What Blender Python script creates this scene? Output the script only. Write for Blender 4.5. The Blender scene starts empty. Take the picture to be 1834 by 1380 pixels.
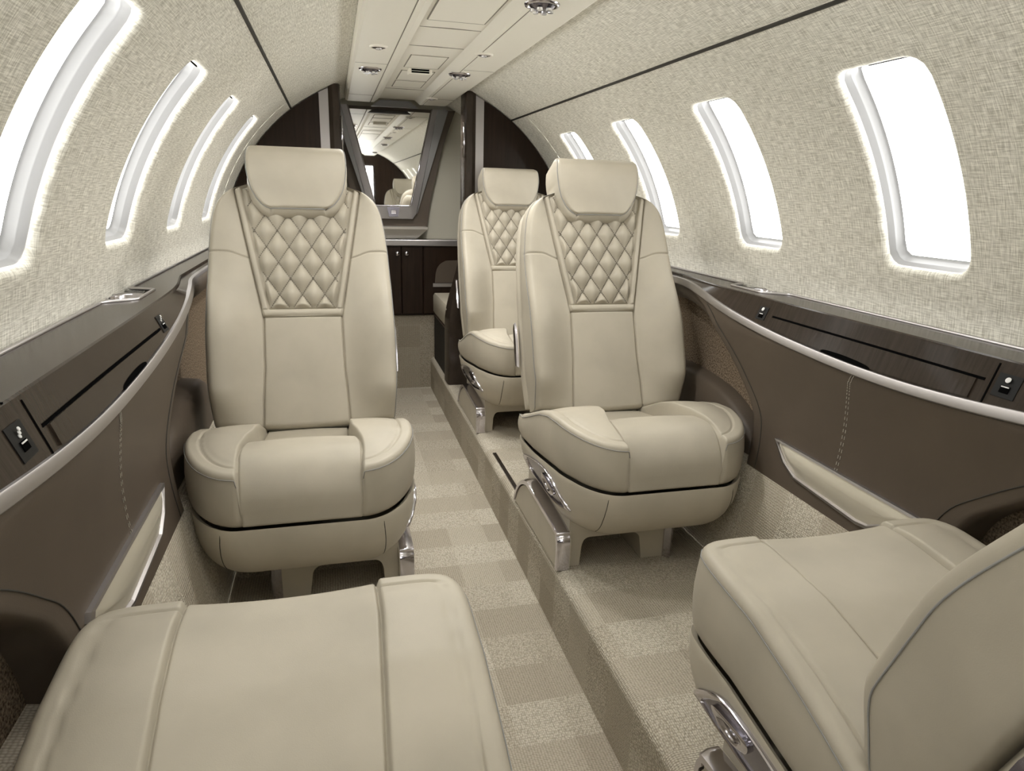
import bpy, math, random
import numpy as np
from mathutils import Matrix, Vector
random.seed(7); rng = np.random.default_rng(5)
C = bpy.context.scene.collection
S = bpy.context.scene
pi = math.pi

# ------------------------------------------------------------------ camera, world, exposure
F_PX, YAW, PIT, ROLL = 1205.5, .2614, .2800, .0286
CAMX, CAMZ = -.3113, 1.0277
R, ZC = .74, .7301            # cabin liner radius, axis height above the aisle floor
H = .1666                     # height of the raised seat floors
AX = .168                     # half width of the dropped aisle
YB = 2.967                    # partition
YF = 3.5                      # far wall
YR = -1.75                    # rear wall
cam = bpy.data.cameras.new('camera'); camo = bpy.data.objects.new('camera', cam); C.objects.link(camo)
cam.sensor_fit = 'HORIZONTAL'; cam.sensor_width = 36; cam.lens = F_PX/1834*36; cam.clip_start = .02
fw = np.array([math.sin(YAW)*math.cos(PIT), math.cos(YAW)*math.cos(PIT), -math.sin(PIT)])
rt = np.array([math.cos(YAW), -math.sin(YAW), 0]); up = np.cross(rt, fw)
r2 = rt*math.cos(ROLL)+up*math.sin(ROLL); u2 = -rt*math.sin(ROLL)+up*math.cos(ROLL)
M4 = Matrix.Identity(4)
for i in range(3):
    M4[i][0] = r2[i]; M4[i][1] = u2[i]; M4[i][2] = -fw[i]
M4[0][3] = CAMX; M4[2][3] = CAMZ
camo.matrix_world = M4; S.camera = camo
w = bpy.data.worlds.new('sky'); S.world = w; w.use_nodes = True
w.node_tree.nodes['Background'].inputs[0].default_value = (1, .985, .95, 1)
# hazy white sky above, lower half made brighter, added to throw light up at the ceiling
SKY_UP, SKY_DN = 2.6, 8.0
wt = w.node_tree; wc = wt.nodes.new('ShaderNodeTexCoord'); wx = wt.nodes.new('ShaderNodeSeparateXYZ'); wm = wt.nodes.new('ShaderNodeMapRange')
wm.inputs[1].default_value = -.25; wm.inputs[2].default_value = .2; wm.inputs[3].default_value = SKY_DN; wm.inputs[4].default_value = SKY_UP
wt.links.new(wc.outputs['Generated'], wx.inputs[0]); wt.links.new(wx.outputs['Z'], wm.inputs[0]); wt.links.new(wm.outputs[0], wt.nodes['Background'].inputs[1])
S.view_settings.view_transform = 'Standard'; S.view_settings.look = 'None'
S.view_settings.gamma = 1; S.view_settings.use_curve_mapping = False
S.view_settings.exposure = 0.90
SPOT = 5.0                    # watts of each downlight

# ------------------------------------------------------------------ materials
def mat(name): 
    m = bpy.data.materials.new(name); m.use_nodes = True
    nt = m.node_tree; b = nt.nodes['Principled BSDF']
    return m, nt, b
def N(nt, typ, **kw):
    n = nt.nodes.new(typ)
    for k, v in kw.items(): setattr(n, k, v)
    return n
def L(nt, a, b): nt.links.new(a, b)
def simple(name, col, rough=.5, metal=0, spec=.5):
    m, nt, b = mat(name)
    b.inputs['Base Color'].default_value = (*col, 1); b.inputs['Roughness'].default_value = rough
    b.inputs['Metallic'].default_value = metal; b.inputs['Specular IOR Level'].default_value = spec
    return m
def ramp(nt, pts):
    r = N(nt, 'ShaderNodeValToRGB'); e = r.color_ramp.elements
    while len(e) < len(pts): e.new(.5)
    for k, (p, c) in enumerate(pts): e[k].position = p; e[k].color = (*c, 1)
    return r
def leather(name, col, rough=.48, bump=.05, var=.06):
    m, nt, b = mat(name); tc = N(nt, 'ShaderNodeTexCoord')
    n = N(nt, 'ShaderNodeTexNoise'); n.inputs['Scale'].default_value = 9; n.inputs['Detail'].default_value = 4
    L(nt, tc.outputs['Object'], n.inputs['Vector'])
    lo = tuple(c*(1-var) for c in col); hi = tuple(c*(1+var) for c in col)
    r = ramp(nt, [(.35, lo), (.65, hi)]); L(nt, n.outputs['Fac'], r.inputs['Fac']); L(nt, r.outputs['Color'], b.inputs['Base Color'])
    v = N(nt, 'ShaderNodeTexVoronoi'); v.inputs['Scale'].default_value = 700
    L(nt, tc.outputs['Object'], v.inputs['Vector'])
    bp = N(nt, 'ShaderNodeBump'); bp.inputs['Strength'].default_value = bump; bp.inputs['Distance'].default_value = .001
    L(nt, v.outputs['Distance'], bp.inputs['Height']); L(nt, bp.outputs['Normal'], b.inputs['Normal'])
    b.inputs['Roughness'].default_value = rough; b.inputs['Specular IOR Level'].default_value = .35
    return m
def fabric(name, lo, hi, su=480, sv=36, bump=.3):
    m, nt, b = mat(name); uv = N(nt, 'ShaderNodeUVMap'); uv.uv_map = 'UVMap'
    outs = []
    for (a, c) in ((su, sv), (sv, su)):
        mp = N(nt, 'ShaderNodeMapping'); mp.inputs['Scale'].default_value = (a, c, 1); L(nt, uv.outputs['UV'], mp.inputs['Vector'])
        n = N(nt, 'ShaderNodeTexNoise'); n.inputs['Scale'].default_value = 1; n.inputs['Detail'].default_value = 2; n.inputs['Roughness'].default_value = .55
        L(nt, mp.outputs['Vector'], n.inputs['Vector']); outs.append(n.outputs['Fac'])
    ad = N(nt, 'ShaderNodeMath', operation='ADD'); L(nt, outs[0], ad.inputs[0]); L(nt, outs[1], ad.inputs[1])
    hf = N(nt, 'ShaderNodeMath', operation='MULTIPLY'); L(nt, ad.outputs[0], hf.inputs[0]); hf.inputs[1].default_value = .5
    mid = tuple((a+c)/2 for a, c in zip(lo, hi))
    r = ramp(nt, [(.38, lo), (.5, mid), (.62, hi)]); L(nt, hf.outputs[0], r.inputs['Fac']); L(nt, r.outputs['Color'], b.inputs['Base Color'])
    bp = N(nt, 'ShaderNodeBump'); bp.inputs['Strength'].default_value = bump; bp.inputs['Distance'].default_value = .0015
    L(nt, hf.outputs[0], bp.inputs['Height']); L(nt, bp.outputs['Normal'], b.inputs['Normal'])
    b.inputs['Roughness'].default_value = .9; b.inputs['Specular IOR Level'].default_value = .1
    return m
def carpet(name, tones, cell=(.112, .112), off=(0, 0)):
    m, nt, b = mat(name); uv = N(nt, 'ShaderNodeUVMap'); uv.uv_map = 'UVMap'
    mp = N(nt, 'ShaderNodeMapping'); mp.inputs['Scale'].default_value = (1/cell[0], 1/cell[1], 1); mp.inputs['Location'].default_value = (off[0], off[1], 0)
    L(nt, uv.outputs['UV'], mp.inputs['Vector'])
    # woven jitter of the block borders
    fl = N(nt, 'ShaderNodeVectorMath', operation='FLOOR'); L(nt, mp.outputs['Vector'], fl.inputs[0])
    wn = N(nt, 'ShaderNodeTexWhiteNoise', noise_dimensions='2D'); L(nt, fl.outputs['Vector'], wn.inputs['Vector'])
    # alternate rows light / dark, blocks vary round that
    sx = N(nt, 'ShaderNodeSeparateXYZ'); L(nt, fl.outputs['Vector'], sx.inputs[0])
    md = N(nt, 'ShaderNodeMath', operation='FLOORED_MODULO'); L(nt, sx.outputs['Y'], md.inputs[0]); md.inputs[1].default_value = 2
    mm = N(nt, 'ShaderNodeMath', operation='MULTIPLY_ADD'); L(nt, md.outputs[0], mm.inputs[0]); mm.inputs[1].default_value = .40
    m2 = N(nt, 'ShaderNodeMath', operation='MULTIPLY'); L(nt, wn.outputs['Value'], m2.inputs[0]); m2.inputs[1].default_value = .60
    L(nt, m2.outputs[0], mm.inputs[2])
    r = ramp(nt, [(0, tones[0]), (.4, tones[1]), (1, tones[2])]); L(nt, mm.outputs[0], r.inputs['Fac'])
    # loops of yarn, finer or coarser from block to block
    sc = N(nt, 'ShaderNodeMapping'); sc.inputs['Scale'].default_value = (250, 170, 1); L(nt, uv.outputs['UV'], sc.inputs['Vector'])
    v = N(nt, 'ShaderNodeTexVoronoi'); v.inputs['Scale'].default_value = 1; v.inputs['Randomness'].default_value = .5
    L(nt, sc.outputs['Vector'], v.inputs['Vector'])
    sc2 = N(nt, 'ShaderNodeMapping'); sc2.inputs['Scale'].default_value = (180, 250, 1); L(nt, uv.outputs['UV'], sc2.inputs['Vector'])
    v2 = N(nt, 'ShaderNodeTexVoronoi'); v2.inputs['Scale'].default_value = 1; v2.inputs['Randomness'].default_value = .25
    L(nt, sc2.outputs['Vector'], v2.inputs['Vector'])
    mx = N(nt, 'ShaderNodeMix'); mx.data_type = 'FLOAT'
    L(nt, md.outputs[0], mx.inputs[0]); L(nt, v2.outputs['Distance'], mx.inputs[2]); L(nt, v.outputs['Distance'], mx.inputs[3])
    r2_ = ramp(nt, [(.2, (1.12, 1.12, 1.12)), (.75, (.62, .60, .57))]); L(nt, mx.outputs[0], r2_.inputs['Fac'])
    mul = N(nt, 'ShaderNodeMix'); mul.data_type = 'RGBA'; mul.blend_type = 'MULTIPLY'; mul.inputs[0].default_value = 1
    L(nt, r.outputs['Color'], mul.inputs[6]); L(nt, r2_.outputs['Color'], mul.inputs[7]); L(nt, mul.outputs[2], b.inputs['Base Color'])
    inv = N(nt, 'ShaderNodeMath', operation='SUBTRACT'); inv.inputs[0].default_value = 1; L(nt, mx.outputs[0], inv.inputs[1])
    bp = N(nt, 'ShaderNodeBump'); bp.inputs['Strength'].default_value = .8; bp.inputs['Distance'].default_value = .004
    L(nt, inv.outputs[0], bp.inputs['Height']); L(nt, bp.outputs['Normal'], b.inputs['Normal'])
    b.inputs['Roughness'].default_value = .95; b.inputs['Specular IOR Level'].default_value = .05
    return m
def wood(name, lo, hi, rough=.22, axis=(12, 160, 12), coat=.07):
    m, nt, b = mat(name); tc = N(nt, 'ShaderNodeTexCoord'); mp = N(nt, 'ShaderNodeMapping'); mp.inputs['Scale'].default_value = axis
    L(nt, tc.outputs['Object'], mp.inputs['Vector'])
    n = N(nt, 'ShaderNodeTexNoise'); n.inputs['Scale'].default_value = 1; n.inputs['Detail'].default_value = 6; n.inputs['Roughness'].default_value = .6
    L(nt, mp.outputs['Vector'], n.inputs['Vector'])
    r = ramp(nt, [(.3, lo), (.7, hi)]); L(nt, n.outputs['Fac'], r.inputs['Fac']); L(nt, r.outputs['Color'], b.inputs['Base Color'])
    b.inputs['Roughness'].default_value = rough; b.inputs['Specular IOR Level'].default_value = .16; b.inputs['Coat Weight'].default_value = coat; b.inputs['Coat Roughness'].default_value = .06
    return m
def emit(name, col, st):
    m = bpy.data.materials.new(name); m.use_nodes = True; nt = m.node_tree; nt.nodes.clear()
    e = N(nt, 'ShaderNodeEmission'); e.inputs[0].default_value = (*col, 1); e.inputs[1].default_value = st
    o = N(nt, 'ShaderNodeOutputMaterial'); L(nt, e.outputs[0], o.inputs[0]); return m
def glass(name):
    m = bpy.data.materials.new(name); m.use_nodes = True; nt = m.node_tree; nt.nodes.clear()
    t = N(nt, 'ShaderNodeBsdfTransparent'); t.inputs[0].default_value = (.97, .98, .98, 1)
    g = N(nt, 'ShaderNodeBsdfGlossy'); g.inputs['Roughness'].default_value = .02
    x = N(nt, 'ShaderNodeMixShader'); x.inputs[0].default_value = .04
    o = N(nt, 'ShaderNodeOutputMaterial'); L(nt, t.outputs[0], x.inputs[1]); L(nt, g.outputs[0], x.inputs[2]); L(nt, x.outputs[0], o.inputs[0]); return m

LEA = leather('seat_leather', (.415, .378, .305))
LEA2 = leather('lightened_seat_leather', (.46, .42, .34))  # same leather as the seat, lightened to offset the shade low down
THR = simple('grey_thread', (.27, .27, .26), .7)
STI = simple('quilt_thread', (.19, .17, .135), .8)
DLE = leather('dark_brown_leather', (.090, .070, .052), .5, .06)
DLT = simple('light_stitch', (.45, .42, .36), .7)
TWD = fabric('brown_tweed', (.07, .05, .032), (.30, .235, .17), 330, 200, .6)
LIN = fabric('linen_liner', (.50, .48, .41), (.92, .90, .82))
LN2 = fabric('pale_panel_fabric', (.44, .42, .345), (.56, .54, .46), 300, 200, .15)
CAR = carpet('checked_carpet', [(.43, .385, .31), (.51, .465, .38), (.62, .58, .49)])
CA2 = carpet('plain_carpet', [(.33, .29, .225), (.37, .33, .26), (.40, .36, .285)])
WOO = wood('dark_wood_veneer', (.030, .022, .016), (.046, .035, .027))
WO2 = wood('cabinet_wood', (.016, .009, .006), (.028, .017, .011), .3, (60, 6, 4), .05)
SIL = simple('satin_aluminium', (.56, .54, .545), .33, 1)
SI2 = simple('brushed_grey_metal', (.42, .40, .395), .42, 1)
SI3 = simple('dull_grey_metal', (.22, .215, .21), .45, 1)
PRL = simple('pearl_lens', (.66, .62, .52), .35, .5)
CHR = simple('polished_chrome', (.60, .58, .62), .13, 1)
DCH = simple('dark_chrome', (.20, .19, .22), .2, 1)
BLK = simple('black_plastic', (.005, .005, .005), .5, 0, .25)
VOI = simple('shadow_gap_black', (.004, .004, .004), .9, 0, 0)
SEAM = simple('dark_seam', (.035, .032, .026), .8)
PLA = simple('cream_headliner_plastic', (.80, .77, .68), .45)
PLL = simple('headliner_groove', (.20, .185, .15), .8)
FRW = simple('window_reveal_grey', (.31, .31, .315), .28)
MIR = simple('mirror_silvering', (.80, .80, .78), .015, 1)
LENS = simple('light_lens', (.85, .85, .85), .1, .6)
LMP = emit('lamp_glow', (1, .93, .82), 6)
WHT = simple('white_print', (.8, .8, .8), .6)
GLS = glass('window_glass')
BEN = leather('bench_leather', (.50, .455, .365))

# ------------------------------------------------------------------ mesh helpers
def link(name, V, Fc, m, parent=None, uv=None, smooth=True, mats=None, mi=None):
    me = bpy.data.meshes.new(name)
    V = np.asarray(V, float)
    me.from_pydata(V.tolist(), [], [tuple(int(i) for i in f) for f in Fc])
    if uv is not None:
        lay = me.uv_layers.new(name='UVMap'); idx = np.empty(len(me.loops), dtype=np.int32)
        me.loops.foreach_get('vertex_index', idx); lay.data.foreach_set('uv', np.asarray(uv, float)[idx].ravel())
    for q in (mats or [m]): me.materials.append(q)
    if mi is not None: me.polygons.foreach_set('material_index', np.asarray(mi, dtype=np.int32))
    me.polygons.foreach_set('use_smooth', np.full(len(me.polygons), smooth))
    me.update()
    o = bpy.data.objects.new(name, me); C.objects.link(o)
    if parent: o.parent = parent
    return o
def tag(o, label, cat, group=None, kind=None):
    o['label'] = label; o['category'] = cat
    if group: o['group'] = group
    if kind: o['kind'] = kind
    return o
def struct(o): o['kind'] = 'structure'; return o
def empty(name, loc=(0, 0, 0), rz=0):
    o = bpy.data.objects.new(name, None); C.objects.link(o); o.location = loc; o.rotation_euler = (0, 0, rz); o.empty_display_size = .1
    return o
class MB:
    def __init__(s): s.V = []; s.F = []; s.UV = []
    def add(s, V, Fc, uv=None):
        b = len(s.V); s.V += [tuple(float(c) for c in v) for v in V]; s.F += [tuple(int(i)+b for i in f) for f in Fc]
        s.UV += [tuple(u) for u in uv] if uv is not None else [(0, 0)]*len(V)
        return s
    def box(s, x0, x1, y0, y1, z0, z1, bv=0):
        if bv:
            def ring(z, i): return [(x0+i, y0, z), (x1-i, y0, z), (x1, y0+i, z), (x1, y1-i, z), (x1-i, y1, z), (x0+i, y1, z), (x0, y1-i, z), (x0, y0+i, z)]
            def ring2(z, i): return [(x0+i, y0+i*.6, z), (x1-i, y0+i*.6, z), (x1-i*.6, y0+i, z), (x1-i*.6, y1-i, z), (x1-i, y1-i*.6, z), (x0+i, y1-i*.6, z), (x0+i*.6, y1-i, z), (x0+i*.6, y0+i, z)]
            rs = [ring2(z0, bv), ring(z0+bv, bv), ring(z1-bv, bv), ring2(z1, bv)]
            return s.loft(rs, True, True)
        V = [(x, y, z) for z in (z0, z1) for y in (y0, y1) for x in (x0, x1)]
        return s.add(V, [(0, 2, 3, 1), (4, 5, 7, 6), (0, 1, 5, 4), (2, 6, 7, 3), (0, 4, 6, 2), (1, 3, 7, 5)])
    def loft(s, rings, cap0=False, cap1=False, closed=True):
        n = len(rings[0]); V = [p for r in rings for p in r]; Fc = []
        m = n if closed else n-1
        for k in range(len(rings)-1):
            for i in range(m):
                j = (i+1) % n; Fc.append((k*n+i, k*n+j, (k+1)*n+j, (k+1)*n+i))
        if cap0: Fc.append(tuple(range(n-1, -1, -1)))
        if cap1: Fc.append(tuple((len(rings)-1)*n+i for i in range(n)))
        return s.add(V, Fc)
    def tube(s, pts, r, n=8, closed=False):
        P = np.asarray(pts, float); rings = []; K = len(P)
        prev = None
        for k in range(K):
            a = P[(k-1) % K] if (closed or k > 0) else P[k]; b = P[(k+1) % K] if (closed or k < K-1) else P[k]
            t = b-a; t /= (np.linalg.norm(t)+1e-12)
            if prev is None:
                q = np.array([0, 0, 1.]) if abs(t[2]) < .9 else np.array([1., 0, 0]); prev = np.cross(t, q)
            u = prev - t*np.dot(prev, t); u /= (np.linalg.norm(u)+1e-12); v = np.cross(t, u); prev = u
            rr = r[k] if hasattr(r, '__len__') else r
            rings.append([P[k]+rr*(math.cos(x)*u+math.sin(x)*v) for x in np.linspace(0, 2*pi, n, endpoint=False)])
        if closed: rings.append(rings[0])
        return s.loft(rings, not closed, not closed)
    def prism(s, poly, axis, a, b):
        """poly of 2-D points extruded along axis 0/1/2 from a to b"""
        def p(q, t):
            v = [q[0], q[1]]; v.insert(axis, t); return v
        return s.loft([[p(q, a) for q in poly], [p(q, b) for q in poly]], True, True)
    def disc(s, c, r, nrm=(0, 0, 1), h=.004, n=24, r1=None):
        nrm = np.array(nrm, float); nrm /= np.linalg.norm(nrm); q = np.array([1., 0, 0]) if abs(nrm[0]) < .9 else np.array([0, 1., 0])
        u = np.cross(nrm, q); u /= np.linalg.norm(u); v = np.cross(nrm, u); c = np.array(c, float)
        A = np.linspace(0, 2*pi, n, endpoint=False)
        r1 = r if r1 is None else r1
        return s.loft([[c+r*(math.cos(a)*u+math.sin(a)*v) for a in A], [c+nrm*h+r1*(math.cos(a)*u+math.sin(a)*v) for a in A]], True, True)
    def build(s, name, m, parent=None, smooth=False, uv=False):
        o = link(name, s.V, s.F, m, parent, s.UV if uv else None, smooth)
        return o
def autosmooth(o, deg=35):
    me = o.data
    me.polygons.foreach_set('use_smooth', np.ones(len(me.polygons), bool))
    me.set_sharp_from_angle(angle=math.radians(deg)); return o
def grid(P, uv=None, flip=False):
    """P (n,m,3) -> V, F, UV"""
    n, m = P.shape[:2]; I = np.arange(n*m).reshape(n, m)
    Fc = np.stack([I[:-1, :-1], I[:-1, 1:], I[1:, 1:], I[1:, :-1]], -1).reshape(-1, 4)
    if flip: Fc = Fc[:, ::-1]
    return P.reshape(-1, 3), Fc, None if uv is None else uv.reshape(-1, 2)
def interp(x, pts): 
    p = np.array(pts); return np.interp(x, p[:, 0], p[:, 1])
def smoothpts(pts, n=120, closed=False):
    """Catmull-Rom through pts"""
    P = np.asarray(pts, float); K = len(P); out = []
    seg = K if closed else K-1
    per = max(2, n//seg)
    for k in range(seg):
        p0 = P[(k-1) % K] if closed or k > 0 else 2*P[0]-P[1]; p1 = P[k]; p2 = P[(k+1) % K]; p3 = P[(k+2) % K] if closed or k < K-2 else 2*P[-1]-P[-2]
        for t in np.linspace(0, 1, per, endpoint=False):
            out.append(.5*((2*p1)+(-p0+p2)*t+(2*p0-5*p1+4*p2-p3)*t*t+(-p0+3*p1-3*p2+p3)*t**3))
    if not closed: out.append(P[-1])
    return np.array(out)
def circ(s, th, y, rr=R): return (s*rr*math.sin(th), y, ZC+rr*math.cos(th))

# ------------------------------------------------------------------ setting: liner with window bays
TS, TT, TB, TE = .65, .8187, 1.3234, 1.52       # ceiling seam, window top, window bottom, liner end
WP, WW, WY0 = .5021, .1826, .9083+.0913         # window pitch, width, centre of the first one in view
def liner_bays(side, ids):
    n = 96; V = []; Fc = []; UV = []
    hw = WW/2; hh = (TB-TT)/2*R; tc = (TT+TB)/2
    up_ = (tc-TS)*R; dn = (TE-tc)*R; bw = WP/2
    A = np.linspace(0, 2*pi, n, endpoint=False)+pi/n
    def rrect(a, w_, h_, rad):
        # rounded rectangle by ray from the centre
        out = []
        for t in a:
            c, s_ = math.cos(t), math.sin(t)
            k = min(w_/max(abs(c), 1e-9), h_/max(abs(s_), 1e-9)); x, y = c*k, s_*k
            qx, qy = w_-rad, h_-rad
            if abs(x) > qx and abs(y) > qy:
                X, Y = math.copysign(qx, x), math.copysign(qy, y)
                bq = c*X+s_*Y; k = bq+math.sqrt(max(0, bq*bq-(X*X+Y*Y-rad*rad))); x, y = c*k, s_*k
            out.append((x, y))
        return np.array(out)
    for i in ids:
        yc = WY0+WP*i
        # outer boundary: the bay's rectangle (asymmetric in height)
        ob = []
        for t in A:
            c, s_ = math.cos(t), math.sin(t); hgt = dn if s_ > 0 else up_
            k = min(bw/max(abs(c), 1e-9), hgt/max(abs(s_), 1e-9)); ob.append((c*k, s_*k))
        ob = np.array(ob)
        # insert exact corners by snapping the nearest samples
        for cx_, cy_ in ((bw, dn), (-bw, dn), (-bw, -up_), (bw, -up_)):
            j = np.argmin(np.hypot(ob[:, 0]-cx_, ob[:, 1]-cy_)); ob[j] = (cx_, cy_)
        rings = []; lip = .013
        o1 = rrect(A, hw+lip, hh+lip, .030+lip)
        for f in (0, .2, .4, .6, .8, .92): rings.append((ob*(1-f)+o1*f, np.zeros(n)))
        for q in np.linspace(0, pi/2, 9):
            g = lip*(1-math.sin(q)); rings.append((rrect(A, hw+g, hh+g, .030+g), np.full(n, lip*(1-math.cos(q)))))
        base = len(V); K = len(rings)
        for P, d in rings:
            for (x, y), dd in zip(P, d):
                th = tc+y/R; V.append(circ(side, th, yc+x, R+dd)); UV.append((yc+x, th*R))
        for k in range(K-1):
            for j in range(n):
                j2 = (j+1) % n; q = (base+k*n+j, base+k*n+j2, base+(k+1)*n+j2, base+(k+1)*n+j)
                Fc.append(q if side < 0 else q[::-1])
    return V, Fc, UV, rrect, A, hw, hh, tc
def arc_grid(side, t0, t1, y0, y1, rr=R, nt=24, ny=2):
    T = np.linspace(t0, t1, nt); Y = np.linspace(y0, y1, ny)
    P = np.zeros((nt, ny, 3)); P[..., 0] = side*rr*np.sin(T)[:, None]; P[..., 1] = Y[None]; P[..., 2] = ZC+rr*np.cos(T)[:, None]
    uv = np.zeros((nt, ny, 2)); uv[..., 0] = Y[None]; uv[..., 1] = (T*R*side)[:, None]
    return grid(P, uv, flip=side > 0)
IDS = [-5, -4, -3, -2, -1, 0, 1, 2, 3]
YL0, YL1 = WY0+WP*(-5.5), WY0+WP*3.5
wn = 0
for side, nm in ((-1, 'left'), (1, 'right')):
    V, Fc, UV, rrect, A, hw, hh, tc = liner_bays(side, IDS)
    m = MB(); m.add(V, Fc, UV)
    m.add(*arc_grid(side, TS, TE, YL1, YF+.1, nt=14))
    struct(m.build('wall_'+nm, LIN, None, True, True))
    m = MB(); m.box(*sorted((side*.745, side*.765)), YL0, YF+.1, -.06, .79); struct(m.build('wall_lower_'+nm, DLE))
    for i in IDS:
        wn += 1; yc = WY0+WP*i
        rings = []
        for (dx, d) in ((.002, .0125), (.0, .014), (-.002, .024), (-.003, .0248), (-.0035, .027), (-.007, .036), (-.009, .0385), (-.012, .040)):
            P = rrect(A, hw+dx, hh+dx, .030+dx); rings.append([circ(side, tc+y/R, yc+x, R+d) for x, y in P])
        m = MB(); m.loft(rings if side < 0 else [r[::-1] for r in rings])
        fr = struct(m.build('window_%d' % wn, FRW, None, True))
        Px = np.linspace(-hw, hw, 3); Tq = np.linspace(TT-.005, TB+.005, 16)
        G = np.array([[circ(side, t, yc+x*1.02, R+.038) for x in Px] for t in Tq])
        v, f_, _ = grid(G, flip=side > 0); link('window_pane', v, f_, GLS, fr)
        m = MB(); m.tube([circ(side, TT+.002, y, R+.012) for y in np.linspace(yc-hw+.030, yc+.020, 4)], .0016, 6); m.build('shade_slot', VOI, fr)
        # light portal at the opening: guides sampling of the sky, gives no light of its own
        if i > -4:
            ld = bpy.data.lights.new('portal', 'AREA'); ld.shape = 'RECTANGLE'; ld.size = hh*2+.02; ld.size_y = WW+.02; ld.cycles.is_portal = True
            lo = bpy.data.objects.new('window_portal', ld); C.objects.link(lo)
            p = Vector(circ(side, tc, yc, R+.12)); lo.location = p
            z_ = Vector((p.x, 0, p.z-ZC)).normalized(); x_ = Vector((-z_.z, 0, z_.x)); y_ = z_.cross(x_)
            lo.matrix_world = Matrix(((x_.x, y_.x, z_.x, p.x), (x_.y, y_.y, z_.y, p.y), (x_.z, y_.z, z_.z, p.z), (0, 0, 0, 1)))
# ceiling liner (both upper quarters) and the dark seams where it meets the walls
m = MB()
for side in (-1, 1): m.add(*arc_grid(side, 0, TS, YL0, YF+.1, nt=30))
struct(m.build('ceiling', LIN, None, True, True))
for k, side in enumerate((-1, 1)):
    m = MB(); m.tube([circ(side, TS, YL0, R+.0005), circ(side, TS, YB, R+.0005)], .0042, 8)
    struct(m.build('trim_%d' % (k+1), SEAM, None, True))
# end walls
m = MB(); m.box(-.85, .85, YF+.06, YF+.1, -.1, 1.5); struct(m.build('wall_far', LN2))
m = MB()         # rear bulkhead with the open entry doorway
for b_ in ((-.85, -.14, -.1, 1.5), (.20, .85, -.1, 1.5), (-.14, .20, 1.28, 1.5), (-.14, .20, -.1, .62)): m.box(b_[0], b_[1], YR-.04, YR, b_[2], b_[3])
struct(m.build('wall_rear', WO2))
ld = bpy.data.lights.new('portal', 'AREA'); ld.shape = 'RECTANGLE'; ld.size = .34; ld.size_y = .66; ld.cycles.is_portal = True
lo = bpy.data.objects.new('doorway_portal', ld); C.objects.link(lo); lo.location = (.03, YR-.03, .95); lo.rotation_euler = (pi/2, 0, pi)

# ------------------------------------------------------------------ floors
def strip(prof, y0, y1, ny=2, uoff=0):
    """sweep a profile of (x,z) along Y; u = run length across, v = Y"""
    P = np.array(prof, float); d = np.r_[0, np.cumsum(np.hypot(*np.diff(P, axis=0).T))]+uoff
    Y = np.linspace(y0, y1, ny); G = np.zeros((len(P), ny, 3)); G[..., 0] = P[:, 0][:, None]; G[..., 2] = P[:, 1][:, None]; G[..., 1] = Y[None]
    uv = np.zeros((len(P), ny, 2)); uv[..., 0] = d[:, None]; uv[..., 1] = Y[None]
    return grid(G, uv, True)
m = MB(); m.add(*strip([(-AX-.003, 0), (AX+.003, 0)], YR, YF, uoff=.056)); struct(m.build('floor', CAR, None, False, True))
rad = .022; XS = .556
for side, nm in ((-1, 'left'), (1, 'right')):
    prof = [(side*AX, 0), (side*AX, .03), (side*(AX+.001), H-rad)]
    for q in np.linspace(0, pi/2, 9)[1:]: prof.append((side*(AX+rad*(1-math.cos(q))), H-rad+rad*math.sin(q)))
    prof += [(side*.3, H), (side*(XS-.012), H), (side*(XS-.004), H+.004), (side*XS, H+.014)]
    m = MB(); V, Fc, uv = strip(prof, YR, YF, uoff=.03); m.add(V, Fc if side > 0 else Fc[:, ::-1], uv)
    struct(autosmooth(m.build('floor_'+nm, CAR, None, True, True), 50))
    m = MB(); V, Fc, uv = strip([(side*XS, H+.012), (side*(XS+.012), H+.06), (side*.585, .33), (side*.606, .43), (side*.70, .45)], YR, YF, uoff=.5)
    m.add(V, Fc if side > 0 else Fc[:, ::-1], uv); struct(m.build('baseboard_'+nm, CAR, None, True, True))

# ------------------------------------------------------------------ the seat
# local axes: origin on the raised floor under the seat, -y forward, z up; aisle side is -x (mirrored for the other side)
UPV = np.array([0, .342, .940]); NRM = np.array([0, -.940, .342]); BO = np.array([0, .105, .333])
def bk(x, t, h): 
    x, t, h = np.broadcast_arrays(x, t, h)
    return BO + x[..., None]*np.array([1., 0, 0]) + t[..., None]*UPV + h[..., None]*NRM
def cluster(a, b, n, ends=(True, True), k=1.6):
    t = np.linspace(0, 1, n)
    if ends == (True, True): t = .5-.5*np.sign(1-2*t)*np.abs(1-2*t)**k if False else (np.tanh(k*(2*t-1))/np.tanh(k)+1)/2
    elif ends[0]: t = 1-(np.tanh(k*(1-t))/np.tanh(k))
    else: t = np.tanh(k*t)/np.tanh(k)
    return a+(b-a)*t
WT = [(-.03, .203), (0, .207), (.09, .2125), (.19, .213), (.30, .211), (.395, .2075), (.45, .202), (.49, .1955), (.515, .187), (.533, .174), (.547, .155), (.557, .132), (.562, .104)]
XSM = [(-.03, .101), (.05, .097), (.11, .0925), (.238, .0905), (.30, .102), (.42, .124), (.56, .149), (.57, .150)]
XIN = [(-.03, .074), (.245, .076), (.258, .078), (.555, .132), (.57, .134)]
def sm(xq, pts, k=5):
    xs = np.linspace(pts[0][0], pts[-1][0], 400); y = interp(xs, pts); ker = np.ones(k*2+1)/(k*2+1)
    yp = np.pad(y, k, mode='edge'); 
    return np.interp(xq, xs, np.convolve(yp, ker, 'valid'))
g_ = lambda d, wd: np.exp(-(d/wd)**2)
def ss(x): x = np.clip(x, 0, 1); return x*x*(3-2*x)
QX, QT, QT0 = .0525, .0785, .4505
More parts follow.
